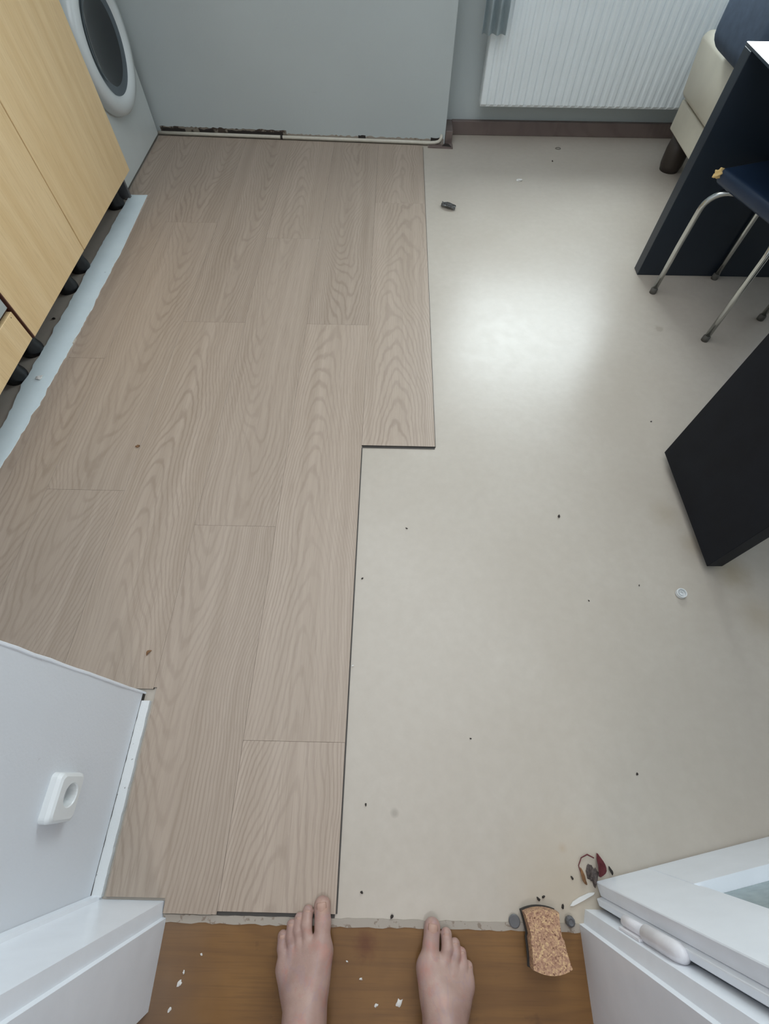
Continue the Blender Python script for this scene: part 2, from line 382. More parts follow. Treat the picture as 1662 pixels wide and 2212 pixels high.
# ================================================================== ROOM SHELL
KIND = dict(kind='structure')
def WY(x): return 3.068 - 0.0443*(x + 0.0)     # face of the left part of the far wall (slightly skewed)
floor = link('floor', B(-1.95, 2.62, -0.266, 3.32, -0.05, 0.0), M['vinyl'], **KIND)
hall_floor = link('floor', B(-1.0, 1.0, -2.3, -0.2645, -0.06, 0.001), M['hall'], **KIND)
wall_back = link('wall_back', prism([(-1.95, WY(-1.95)), (0.277, WY(0.277)), (0.277, 3.35), (-1.95, 3.35)], -0.05, 2.6), M['wall_grey'], **KIND)
# window wall with the opening
bm = bmesh.new(); NY = 3.2
box(bm, 0.277, WX0, NY, 3.45, -0.05, 2.6); box(bm, WX1, 2.62, NY, 3.45, -0.05, 2.6)
box(bm, WX0, WX1, NY, 3.45, -0.05, WZ0); box(bm, WX0, WX1, NY, 3.45, WZ1, 2.6)
link('wall_window', bm, M['wall_grey'], **KIND)
link('wall_left', B(-2.05, -1.95, -0.4, 3.35, -0.05, 2.6), M['wall'], **KIND)
link('wall_right', B(2.55, 2.65, -0.4, 3.45, -0.05, 2.6), M['wall'], **KIND)
link('ceiling', B(-2.05, 2.65, -2.4, 3.45, 2.55, 2.65), M['wall'], **KIND)
# wall stub that carries the socket, left of the doorway
bm = prism([(-1.95, -0.24), (-0.598, -0.24), (-0.598, 0.168), (-1.95, 0.168)], -0.05, 2.56)
ws = link('wall_front', bm, M['wall'], **KIND)
link('wall_front', B(0.60, 2.56, -0.40, -0.262, -0.05, 2.56), M['wall'], **KIND)
link('wall_front', B(-0.58, 0.60, -0.40, -0.25, 2.12, 2.56), M['wall'], **KIND)
link('wall_hall', B(-1.1, -0.60, -2.4, -0.2405, -0.05, 2.56), M['wall'], **KIND)
link('wall_hall', B(0.60, 1.1, -2.4, -0.401, -0.05, 2.56), M['wall'], **KIND)
link('wall_hall', B(-0.60, 0.60, -2.4, -2.3, -0.05, 2.56), M['wall'], **KIND)
# jagged white skirt remnant along the stub foot
rng = random.Random(4)
pts = []
n = 40
for i in range(n+1):
    y = 0.150 - (0.150+0.232)*i/n; pts.append((-0.5765 + rng.uniform(-0.0008, 0.0008), y))
pts2 = [(-0.598, p[1]) for p in pts[::-1]]
bm = prism(pts + pts2, 0.0, 0.012)
link('baseboard_left', bm, M['chipped'], **KIND)
bm = prism([(-0.5974 + rng.uniform(-0.0005, 0.0005), 0.166-(0.40)*i/36) for i in range(37)] + [(-0.599, -0.234), (-0.599, 0.166)], 0.0, 0.0135)
link('trim_1', bm, M['crumb_dark'], **KIND)
# paint ridge along the vertical corner of the stub
bm = bmesh.new(); rng = random.Random(8); path = []
for i in range(60):
    z = 0.0 + i*2.54/59; path.append((-0.5985 + rng.uniform(-.0008, .0008), 0.1680 + rng.uniform(-.0008, .0008), z))
tube(path, 0.0035, 6, bm); link('trim_2', bm, M['white_paint'], **KIND)

# window (above the radiator, out of the top of the picture)
wf = bmesh.new()
for a in ((WX0, WX0+0.06, WZ0, WZ1), (WX1-0.06, WX1, WZ0, WZ1), (WX0, WX1, WZ0, WZ0+0.06), (WX0, WX1, WZ1-0.06, WZ1), (1.40, 1.46, WZ0, WZ1)):
    box(wf, a[0], a[1], 3.34, 3.40, a[2], a[3], 0.004)
win = link('window_1', wf, M['white_paint'], **KIND)
link('window_pane', B(WX0+0.06, 1.40, 3.368, 3.372, WZ0+0.06, WZ1-0.06), M['pane'], win)
link('window_pane', B(1.46, WX1-0.06, 3.368, 3.372, WZ0+0.06, WZ1-0.06), M['pane'], win)
link('window_sill', B(WX0-0.04, WX1+0.04, 3.04, 3.34, WZ0-0.03, WZ0, 0.004), M['white_paint'], win)

# skirting in the radiator niche
bm = B(0.318, 2.55, 3.176, 3.20, 0.0, 0.066, 0.003)
link('baseboard_back', bm, M['skirting'], **KIND)
link('baseboard_return', B(0.279, 0.318, 3.058, 3.1995, 0.0, 0.064, 0.003), M['skirting'], **KIND)
bm = prism([(0.186, 3.019), (0.322, 3.010), (0.322, 3.057), (0.28, 3.057), (0.26, 3.045), (0.19, 3.048)], 0.0, 0.007)
link('baseboard_stub', bm, M['skirting'], **KIND)
bm = prism([(0.262, 3.026), (0.285, 3.024), (0.314, 3.016), (0.300, 3.050), (0.282, 3.056)], 0.007, 0.0085)
link('trim_dark_gap', bm, M['crumb_dark'], **KIND)
# bared, dirty wall foot behind the pipe
bm = bmesh.new(); rng = random.Random(12)
def wallstrip(x0, x1, z0, h, jit, dy, mat, name):
    n = max(4, int((x1-x0)/0.012)); v = []
    bm = bmesh.new(); top = []; bot = []; topb = []
    for i in range(n+1):
        x = x0+(x1-x0)*i/n; hh = z0+h+rng.uniform(-jit, jit)
        bot.append(bm.verts.new((x, WY(x)-dy, z0))); top.append(bm.verts.new((x, WY(x)-dy, hh))); topb.append(bm.verts.new((x, WY(x)+0.001, hh)))
    for i in range(n):
        bm.faces.new((bot[i], bot[i+1], top[i+1], top[i])); bm.faces.new((top[i], top[i+1], topb[i+1], topb[i]))
    return link(name, bm, mat, **KIND)
wallstrip(-1.31, -0.60, 0.0, 0.040, 0.003, 0.0015, M['dirty_strip'], 'trim_3')
wallstrip(-0.60, 0.272, 0.0, 0.026, 0.004, 0.0012, M['threshold'], 'trim_4')
for x0, x1 in ((-1.30, -1.17), (-1.09, -1.01), (-0.93, -0.62), (-0.20, -0.16), (0.20, 0.25)):
    wallstrip(x0, x1, 0.014, 0.018, 0.003, 0.0028, M['crumb_dark'], 'trim_5')
# filler line along the doorway
rng = random.Random(3)
top = [(-0.441+0.872*i/60, -0.2575+rng.uniform(-0.0012, 0.0012)) for i in range(61)]
bot = [(-0.441+0.872*i/60, -0.2705+rng.uniform(-0.0016, 0.0016)) for i in range(61)][::-1]
link('trim_6', prism(bot[::-1]+top[::-1], -0.01, 0.0022), M['threshold'], **KIND)

# ------------------------------------------------------------------ laid planks
G = 0.0002; TH = 0.006
YE = lambda x: WY(x) - 0.030
cols = [  # x0, x1, [(y0, y1)...]
    (-0.088, 0.157, [(0.957, 2.442), (2.442, None)]),
    (-0.333, -0.088, [(-0.2505, 0.067), (0.067, 1.552), (1.552, None)]),
    (-0.578, -0.333, [(-0.2555, 0.645), (0.645, 2.130), (2.130, None)]),
    (-0.823, -0.578, [(0.178, 1.553), (1.553, None)]),
    (-1.068, -0.823, [(0.178, 0.761), (0.761, 2.246), (2.246, None)]),
    (-1.205, -1.068, [(0.178, 1.34), (1.34, None)]),
    (-1.262, -1.205, [(0.178, 2.44)]), (-1.318, -1.205, [(2.44, None)]),
]
def plank(pts, name='plank'):
    cx = sum(p[0] for p in pts)/len(pts); cy = sum(p[1] for p in pts)/len(pts)
    P = [(p[0]-cx, p[1]-cy) for p in pts]
    bm = bmesh.new(); n = len(P)
    # inset top edge = micro bevel
    def ins(p, d):
        return (p[0] - math.copysign(d, p[0]), p[1] - math.copysign(d, p[1]))
    lo = [bm.verts.new((p[0], p[1], 0.0)) for p in P]
    mi = [bm.verts.new((p[0], p[1], TH-0.0003)) for p in P]
    hi = [bm.verts.new((*(ins(p, 0.0003) if n == 4 else p), TH if n == 4 else TH-0.0001)) for p in P]
    f = bm.faces.new(hi); f.material_index = 0
    for i in range(n):
        j = (i+1) % n
        q = bm.faces.new((lo[i], lo[j], mi[j], mi[i])); q.material_index = 1
        q = bm.faces.new((mi[i], mi[j], hi[j], hi[i])); q.material_index = 0
    o = link(name, bm, [M['plank'], M['plank_edge']], floor)
    o.location = (cx, cy, 0.0002); return o
for x0, x1, ys in cols:
    for y0, y1 in ys:
        a, b = x0+G, x1-G
        ya0 = y0+G
        if y1 is None:
            if x1 < -1.06: pass
            plank([(a, ya0), (b, ya0), (b, YE(b)), (a, YE(a))])
        elif x0 == -0.578 and y0 < 0:
            # notched round the wall stub and the door frame
            plank([(-0.570, -0.231), (-0.444, -0.231), (-0.444, y0), (b, y0), (b, y1-G), (a, y1-G), (a, 0.182), (-0.570, 0.182)])
        else:
            plank([(a, ya0), (b, ya0), (b, y1-G), (a, y1-G)])
# click-lock tongues that stick out of the free plank ends
for nm, x0, x1, y in (('plank_tongue', -0.086, 0.156, 0.957), ('plank_tongue', -0.345, -0.09, -0.2505)):
    bm = bmesh.new(); box(bm, x0, x1, y-0.0065, y-0.0002, 0.0004, 0.0022); link(nm, bm, M['plank_edge'], floor)
bm = bmesh.new(); box(bm, 0.1572, 0.1590, 0.957, 3.02, 0.0004, 0.0026); link('plank_tongue', bm, M['plank_edge'], floor)
bm = bmesh.new(); box(bm, -0.0878, -0.0850, -0.2505, 0.950, 0.0004, 0.0026); link('plank_tongue', bm, M['plank_edge'], floor)

# ================================================================== DOORWAY FRAME AND DOOR
def frame_profile(pts, name, z1=2.12):
    return link(name, prism(pts, -0.001, z1), M['white_paint'], **KIND)
FL = [(-0.581, -0.236), (-0.447, -0.236), (-0.4440, -0.262), (-0.4365, -0.2635), (-0.4365, -0.402), (-0.597, -0.402), (-0.597, -0.2402), (-0.581, -0.2402)]
frame_profile([(x, y) for x, y in FL][::-1], 'door_frame_left')
link('door_frame_bead', prism([(-0.6005, -0.2398), (-0.577, -0.2398), (-0.581, -0.2290), (-0.597, -0.2290)], -0.001, 2.12), M['white_paint'], **KIND)
FR = [(0.597, -0.2405), (0.597, -0.402), (0.4135, -0.402), (0.4135, -0.2570), (0.4230, -0.2560), (0.4300, -0.2335), (0.470, -0.2335), (0.478, -0.2405)]
frame_profile(FR[::-1], 'door_frame_right')
link('door_frame_top', B(-0.4365, 0.4135, -0.402, -0.2402, 2.06, 2.12), M['white_paint'], **KIND)

ang = math.atan2(0.087, 0.402)
door = empty('door_1', (0.4595, -0.1860, 0.0), rz=ang, kind='structure')
# local: x along the leaf (s), y = n (kitchen side +), front face at y=0
DW, DH = 0.80, 2.03; Z0 = 0.006
bm = bmesh.new()
gx0, gx1, gz0, gz1 = 0.120, DW-0.12, 0.175, 1.90
box(bm, 0, gx0, -0.026, 0, Z0, DH, 0.0015, 1); box(bm, gx1, DW, -0.026, 0, Z0, DH, 0.0015, 1)
link('door_stile', bm, M['white_paint'], door)
bm = bmesh.new(); box(bm, gx0, gx1, -0.026, 0, Z0, gz0); box(bm, gx0, gx1, -0.026, 0, gz1, DH)
link('door_rail', bm, M['white_paint'], door)
link('door_lip', B(-0.010, DW+0.01, -0.040, -0.0262, Z0, DH+0.01, 0.002), M['white_paint'], door)
bm = bmesh.new()
for a in ((gx0, gx0+0.012, gz0, gz1), (gx1-0.012, gx1, gz0, gz1)): box(bm, a[0], a[1], -0.0225, -0.004, a[2], a[3], 0.002)
link('glazing_bead', bm, M['white_paint'], door)
link('door_glass', B(gx0+0.012, gx1-0.012, -0.0245, -0.0222, gz0+0.001, gz1-0.001), M['door_glass'], door)
hg = bmesh.new()
HX, HY = 0.452, -0.2225
h = link('door_hinge', tube([(HX, HY, 0.140), (HX, HY, 0.144), (HX, HY, 0.220)], [0.007, 0.0095, 0.0095], 20), M['hinge'], smooth=True)
h.parent = door; h.matrix_parent_inverse = (Matrix.Translation((0.4595, -0.1860, 0)) @ Matrix.Rotation(ang, 4, 'Z')).inverted()
h2 = link('hinge_knuckle', tube([(HX, HY, 0.2215), (HX, HY, 0.224), (HX, HY, 0.318), (HX, HY, 0.332), (HX, HY, 0.338)], [0.011, 0.0135, 0.0135, 0.010, 0.004], 20), M['hinge'], smooth=True)
h2.parent = h
h3 = link('hinge_leaf', B(0.436, 0.452, -0.2336, -0.2290, 0.146, 0.222, 0.001), M['hinge']); h3.parent = h
h4 = link('hinge_leaf', B(0.452, 0.4585, -0.2260, -0.2150, 0.224, 0.330, 0.001), M['hinge']); h4.parent = h

# ================================================================== WALL SOCKET
so = empty('wall_socket', (-0.598, -0.047, 0.236), 'white square wall socket with one round recess on the white wall left of the doorway', 'socket')
bm = bmesh.new()   # local: x out of wall
def rsq(hy, hz, r, x, seg=6):
    out = []
    for cy, cz, a0 in ((hy-r, hz-r, 0), (-hy+r, hz-r, PI/2), (-hy+r, -hz+r, PI), (hy-r, -hz+r, 1.5*PI)):
        for i in range(seg+1):
            a = a0+i*PI/2/seg; out.append((x, cy+r*math.cos(a), cz+r*math.sin(a)))
    return out
def bridge(bm, A, Bv):
    n = len(A)
    for i in range(n): bm.faces.new((A[i], A[(i+1) % n], Bv[(i+1) % n], Bv[i]))
N4 = 28
loops = [rsq(.0405, .038, .010, 0.0), rsq(.0405, .038, .010, 0.011), rsq(.0385, .036, .010, 0.018), rsq(.034, .032, .010, 0.021)]
R = [[bm.verts.new(p) for p in L] for L in loops]
for a, b in zip(R, R[1:]): bridge(bm, a, b)
def circ(r, x, n=N4, cy=0.0, cz=0.0):
    out = []
    for k4 in range(4):
        for i in range(7):
            a = k4*PI/2 + i*PI/2/6*0.98 + 0.01; out.append((x, cy+r*math.cos(a), cz+r*math.sin(a)))
    return out
c = [bm.verts.new(p) for p in circ(0.0205, 0.0215, cy=0.004, cz=-0.003)]; bridge(bm, R[-1], c)
c2 = [bm.verts.new(p) for p in circ(0.0190, 0.0195, cy=0.004, cz=-0.003)]; bridge(bm, c, c2)
link('socket_cover', bm, M['cap_white'], so)
bm = bmesh.new()
c = [bm.verts.new(p) for p in circ(0.0190, 0.0195, cy=0.004, cz=-0.003)]; d = [bm.verts.new(p) for p in circ(0.0180, 0.002, cy=0.004, cz=-0.003)]
bridge(bm, c, d); bm.faces.new(d); link('socket_well', bm, M['cap_white'], so)
for dz in (-0.0095, 0.0095):
    bm = tube([(0.0022, 0.004+dz, -0.003), (0.0036, 0.004+dz, -0.003)], 0.0026, 12); link('contact_hole', bm, M['black_plastic'], so)

# ================================================================== CABINETS, left side
def cab_part(parent, name, y0, y1, z0, z1, mat, x0=-1.253, x1=-1.235, bev=0.0012):
    return link(name, B(x0, x1, y0, y1, z0, z1, bev, 1), mat, parent)
def cabinet(y0, y1, label):
    c = empty('kitchen_cabinet', (0, 0, 0), label, 'cabinet', 'beech base cabinets')
    link('carcass', B(-1.80, -1.2555, y0+0.001, y1-0.001, 0.13, 0.86), M['carcass'], c)
    return c
def cab_leg(parent, x, y):
    prof = [(0.0, 0.0), (0.040, 0.0), (0.042, 0.008), (0.041, 0.020), (0.034, 0.040), (0.034, 0.075), (0.040, 0.105), (0.042, 0.1295), (0, 0.1295)]
    o = link('leg', lathe(prof, 24), M['black_plastic'], parent, smooth=True); o.location = (x, y, 0.0)
c1 = cabinet(1.812, 2.442, 'beech base cabinet next to the washing machine, with one full-height door')
cab_part(c1, 'door', 1.8135, 2.440, 0.131, 0.845, M['beech'])
cab_leg(c1, -1.348, 1.888); cab_leg(c1, -1.345, 2.385)
c2 = cabinet(1.302, 1.810, 'middle beech base cabinet with one full-height door')
cab_part(c2, 'door', 1.3035, 1.8085, 0.131, 0.845, M['beech'])
cab_leg(c2, -1.352, 1.748); cab_leg(c2, -1.356, 1.378)
link('edge_band', B(-1.253, -1.2352, 1.2995, 1.3034, 0.131, 0.845), M['carcass'], c2)
c3 = cabinet(0.70, 1.299, 'beech base cabinet with a pale grey panel above its low drawer front')
cab_part(c3, 'drawer', 0.702, 1.289, 0.136, 0.243, M['beech'])
s = link('screw_hole', B(-1.2352, -1.2346, 1.270, 1.273, 0.232, 0.235), M['crumb_dark'], c3)
p = cab_part(c3, 'grey_panel', 0.702, 1.289, 0.256, 0.845, M['grey_panel'], bev=0.004); p['label'] = 'pale grey metal panel'
cab_leg(c3, -1.360, 1.238); cab_leg(c3, -1.36, 0.76)
wt_ = link('worktop', B(-1.93, -1.215, 0.70, 3.08, 0.862, 0.90, 0.004), M['worktop']); tag(wt_, 'grey worktop lying over the beech cabinets and washing machine', 'worktop')

# ================================================================== WASHING MACHINE
wm = empty('washing_machine', (-1.60, 2.80, 0), 'white front-loading washing machine between the beech cabinets and far wall', 'washing machine')
X0 = 1.60
bm = B(-0.30, 0.28, -0.302, 0.300, 0.012, 0.858, 0.006); link('body', bm, M['wm_white'], wm)
bm = lathe([(0.250, 0.0), (0.256, 0.012), (0.250, 0.036), (0.236, 0.050), (0.206, 0.054), (0.186, 0.046), (0.180, 0.036)], 64, 'X')
o = link('door_ring', bm, M['wm_ring'], wm, smooth=True); o.location = (0.279, -0.013, 0.476)
bm = lathe([(0.181, 0.038), (0.176, 0.034), (0.150, 0.040), (0.133, 0.030)], 64, 'X')
o2 = link('glass_rim', bm, M['grey_glass'], wm, smooth=True); o2.location = (0.279, -0.013, 0.476)
bm = lathe([(0.150, 0.036), (0.125, 0.030), (0.08, 0.018), (0.0, 0.016)], 64, 'X')
o3 = link('porthole_glass', bm, M['dark_glass'], wm, smooth=True); o3.location = (0.282, -0.026, 0.482)
for z in (0.33, 0.42):
    bm = B(0.281, 0.296, -0.283, -0.262, z, z+0.02, 0.003); link('door_catch', bm, M['black_plastic'], wm)
bm = B(0.280, 0.283, -0.285, -0.02, 0.79, 0.845, 0.001); link('detergent_drawer', bm, M['wm_ring'], wm)
for sy in (-0.26, 0.26):
    for sx in (-0.24, 0.24):
        o = link('foot', lathe([(0, 0), (0.02, 0), (0.02, 0.013), (0, 0.013)], 16), M['black_plastic'], wm); o.location = (sx, sy, 0)
# grey kick plate corner beside the machine
kb = link('end_panel', B(-1.60, -1.290, 2.4435, 2.459, 0.0, 0.86), M['grey_plastic'], c1)

# ================================================================== TORN WHITE BOARD on the floor
rng = random.Random(21)
A0, A1 = Vector((-1.302, 2.475)), Vector((-1.324, 0.72)); B0, B1 = Vector((-1.216, 2.469)), Vector((-1.249, 0.72))
def ragged(P, Q, amp, n, side):
    out = []; off = 0
    for i in range(n+1):
        t = i/n; off = 0.7*off + rng.uniform(-amp, amp)
        lo = 0.25 if t < 0.3 and side else 1.0
        p = P.lerp(Q, t); out.append((p.x + off*lo*(0.3+t), p.y))
    return out
L = ragged(A0, A1, 0.0042, 110, False); Rr = ragged(B0, B1, 0.0036, 110, True)
BX = [(2.469, -1.216), (1.9832, -1.2049), (1.4201, -1.2118), (1.2417, -1.2239), (1.1079, -1.2247), (0.8234, -1.2413), (0.72, -1.243)]
def bxi(y):
    for (ya, xa), (yb, xb) in zip(BX, BX[1:]):
        if y >= yb: return xa+(xb-xa)*(y-ya)/(yb-ya)
    return BX[-1][1]
Rr = [(bxi(y) + x - (B0.x+(B1.x-B0.x)*(B0.y-y)/(B0.y-B1.y)), y) for x, y in Rr]
bm = bmesh.new(); rows = []
for i in range(111):
    (xl, y), (xr, _) = L[i], Rr[i]
    row = []
    for j in range(7):
        f = j/6; sag = 0.0012*(2*f-1)**2
        row.append(bm.verts.new((xl+(xr-xl)*f, y, 0.0068+sag)))
    rows.append(row)
for a, b in zip(rows, rows[1:]):
    for j in range(6): bm.faces.new((a[j], a[j+1], b[j+1], b[j]))
solidify(bm, -0.002)
o = link('plinth_board', bm, M['strip'], smooth=False)
tag(o, 'long pale blue-white torn-edged plinth board lying along the foot of the cabinets', 'board')
rngc = random.Random(5)
pb = link('peeled_paint', blob((0.012, 0.010, 0.003), 2, 5, 0.9), M['crumb_white'], o); pb.location = (-1.272, 1.231, 0.0105)
o = link('wood_splinter', prism([(-0.002, -0.016), (0.003, -0.012), (0.002, 0.012), (-0.001, 0.016)], 0, 0.003), M['pipe']); o.location = (-1.2130, 1.43, 0.0064)
tag(o, 'tiny pale wood splinter beside the torn plinth board', 'splinter')
o = link('plaster_crumb', blob((0.006, 0.004, 0.003), 2, 3, 0.8), M['crumb_dark']); o.location = (-1.345, 1.56, 0.003)
tag(o, 'dark crumb on the bare floor under the middle cabinet', 'crumb')

# ================================================================== PIPE at the wall foot
pts = [(-1.325, WY(-1.325)-0.014, 0.0135)]
for x in (-1.0, -0.7, -0.4, -0.1, 0.12): pts.append((x, WY(x)-0.013, 0.0135))
pts += [(0.20, WY(0.20)-0.014, 0.0135), (0.225, WY(0.225)-0.0125, 0.0150), (0.243, WY(0.243)-0.010, 0.019), (0.252, WY(0.252)-0.009, 0.027), (0.256, WY(0.256)-0.008, 0.036), (0.258, WY(0.258)+0.004, 0.043)]
o = link('heating_pipe', tube(pts, 0.0082, 14), M['pipe'], smooth=True)
tag(o, 'thin off-white painted pipe running along the foot of the far wall', 'pipe')
j = link('pipe_clip', tube([(-0.634, WY(-0.634)-0.013, 0.0135), (-0.622, WY(-0.622)-0.013, 0.0135)], 0.0095, 14), M['crumb_dark'], o)

# ================================================================== RADIATOR
rad = empty('radiator', (0.447, 3.08, 0.162), 'white ribbed panel radiator on the wall right of the far corner', 'radiator')
RW, RH = 1.60, 0.60
bm = bmesh.new(); pitch = 0.040; n = int(RW/pitch); prof = []
prof.append((0.0, 0.006)); prof.append((0.004, 0.0)); prof.append((0.014, 0.0))
for i in range(n):
    x = 0.022 + i*(RW-0.044)/n; p = (RW-0.044)/n
    prof += [(x, 0.0), (x+p*0.20, 0.0), (x+p*0.38, 0.0065), (x+p*0.62, 0.0065), (x+p*0.80, 0.0)]
prof += [(RW-0.014, 0.0), (RW-0.004, 0.0), (RW, 0.006)]
lo = [bm.verts.new((x, y, 0.012)) for x, y in prof]; hi = [bm.verts.new((x, y, RH-0.012)) for x, y in prof]
lo2 = [bm.verts.new((x, 0.010, 0.0)) for x, y in prof]; hi2 = [bm.verts.new((x, 0.010, RH)) for x, y in prof]
for i in range(len(prof)-1):
    bm.faces.new((lo[i], lo[i+1], hi[i+1], hi[i])); bm.faces.new((lo2[i], lo2[i+1], lo[i+1], lo[i])); bm.faces.new((hi[i], hi[i+1], hi2[i+1], hi2[i]))
link('front_panel', bm, M['radiator'], rad)
link('rear_panel', B(0.0, RW, 0.0105, 0.075, 0.0, RH, 0.004), M['radiator'], rad)
link('wall_bracket', B(0.2, 0.23, 0.0755, 0.1195, 0.1, 0.5), M['radiator'], rad)
link('wall_bracket', B(1.35, 1.38, 0.0755, 0.1195, 0.1, 0.5), M['radiator'], rad)
# curtain hanging over the left end of the radiator
bm = bmesh.new(); rows = []
for iz in range(2):
    z = 0.452 if iz == 0 else 2.33; row = []
    for i in range(33):
        f = i/32; row.append(bm.verts.new((0.400+0.108*f, 3.030+0.014*math.sin(f*PI*5.2)+0.004*math.sin(f*19), z)))
    rows.append(row)
for i in range(32): bm.faces.new((rows[0][i], rows[0][i+1], rows[1][i+1], rows[1][i]))
solidify(bm, 0.002)
o = link('curtain', bm, M['curtain'], smooth=True); tag(o, 'narrow grey-blue curtain hanging in front of the left end of the radiator', 'curtain')
r_ = link('curtain_rod', tube([(0.32, 3.03, 2.345), (2.45, 3.03, 2.345)], 0.012, 12), M['chrome'], o)
for x in (0.40, 2.40):
    link('rod_bracket', tube([(x, 3.03, 2.345), (x, 3.20, 2.345)], 0.008, 10), M['chrome'], o)

# ================================================================== SOFA behind the table
sf = empty('sofa', (1.40, 2.9, 0), 'cream leather sofa corner behind the dark table', 'sofa')
bm = B(0, 0.90, -0.80, 0.0, 0.150, 0.272, 0.008, 3); link('base', bm, M['leather'], sf)
bm = B(-0.012, 0.90, -0.80, 0.004, 0.276, 0.520, 0.030, 5)
for v in bm.verts:
    t = (v.co.z-0.276)/0.244; v.co.x -= 0.035*math.sin(max(0, min(1, t))*PI*0.75) if v.co.x < 0.4 else 0
link('arm', bm, M['leather'], sf, smooth=True)
for x in (0.055, 0.80):
    for y in (-0.075, -0.72):
        o = link('foot', lathe([(0, 0), (0.046, 0), (0.054, 0.03), (0.056, 0.09), (0.050, 0.149), (0, 0.149)], 24), M['dark_foot'], sf, smooth=True); o.location = (x, y, 0)
bm = B(0, 0.80, -0.45, 0, 0, 0.27, 0.07, 6)
for v in bm.verts: v.co += Vector((0.012, 0.012, 0.0))*mnoise.noise(v.co*7)
o = link('throw_cushion', bm, M['dark_cloth'], smooth=True); o.location = (1.270, 2.66, 0.5245); tag(o, 'dark blue cloth cushion heaped on the cream sofa', 'cushion')

# ================================================================== DARK TABLE with slab leg
tb = empty('table', (1.066, 1.94, 0), 'dark table with a broad slab leg, standing beside the stool and sofa', 'table')
link('slab_leg', B(0.0, 0.80, -0.025, 0.025, 0.0, 0.718, 0.0015, 1), M['table_wood'], tb)
tt = link('table_top', B(0.0, 0.82, -0.86, 0.026, 0.7185, 0.727, 0.001, 1), M['gloss_top'], tb)
link('slab_leg', B(0.30, 0.80, -0.855, -0.815, 0.0, 0.718, 0.0015, 1), M['table_wood'], tb)

# near black desk: its side panel stands on small glides
a2 = math.atan2(0.400, -0.010) - PI/2
dk = empty('desk', (0.912, 0.536, 0), 'black desk of which the broad side panel stands nearest the white bottle cap', 'desk', rz=a2)
link('side_panel', B(0.0, 0.045, 0.0, 0.402, 0.026, 0.700, 0.0015, 1), M['black_wood'], dk)
link('side_panel', B(1.20, 1.245, 0.0, 0.402, 0.026, 0.700, 0.0015, 1), M['black_wood'], dk)
link('desk_top', B(0.0, 1.245, 0.0, 0.402, 0.7005, 0.74, 0.0015, 1), M['black_wood'], dk)
for x in (0.034, 1.222):
    for y in (0.05, 0.35):
        o = link('glide', lathe([(0, 0), (0.009, 0), (0.009, 0.0262), (0, 0.0262)], 16), M['black_plastic'], dk); o.location = (x, y, 0)

# ================================================================== STOOL
st = empty('stool', (1.298, 1.712, 0), 'stool with chrome tube legs and worn dark blue seat before the table', 'stool')
LG = [(1.102, 1.796), (1.229, 1.508), (1.394, 1.899), (1.494, 1.638)]
cx = sum(p[0] for p in LG)/4; cy = sum(p[1] for p in LG)/4
st.location = (cx, cy, 0)
for (lx, ly) in LG:
    d = Vector((cx-lx, cy-ly, 0)).normalized(); p0 = Vector((lx-cx, ly-cy, 0))
    path = [p0+Vector((0, 0, 0.012)), p0+Vector((0, 0, 0.20)), p0+d*0.002+Vector((0, 0, 0.33))]
    for i in range(1, 9):
        a = i/8*PI/2; path.append(p0+d*(0.002+0.075*(1-math.cos(a)))+Vector((0, 0, 0.33+0.072*math.sin(a))))
    path.append(p0+d*0.17+Vector((0, 0, 0.402)))
    lg = link('leg', tube(path, 0.0105, 16), M['chrome'], st, smooth=True)
    t_ = link('rubber_tip', lathe([(0, 0), (0.0135, 0), (0.0135, 0.018), (0.0105, 0.024)], 16), M['tip'], lg, smooth=True); t_.location = p0
ux = Vector((LG[2][0]-LG[0][0], LG[2][1]-LG[0][1], 0)).normalized(); ua = math.atan2(ux.y, ux.x)
bm = bmesh.new(); box(bm, -0.160, 0.175, -0.175, 0.158, 0.414, 0.462, 0.016, 4)
seat = link('seat', bm, M['seat_blue'], st, smooth=True); seat.rotation_euler = (0, 0, ua)
bm = blob((0.017, 0.014, 0.014), 3, 9, 0.7); fo = link('foam_tear', bm, M['foam'], seat, smooth=True, label='yellow foam showing at the torn corner'); fo.location = (-0.158, 0.152, 0.444)

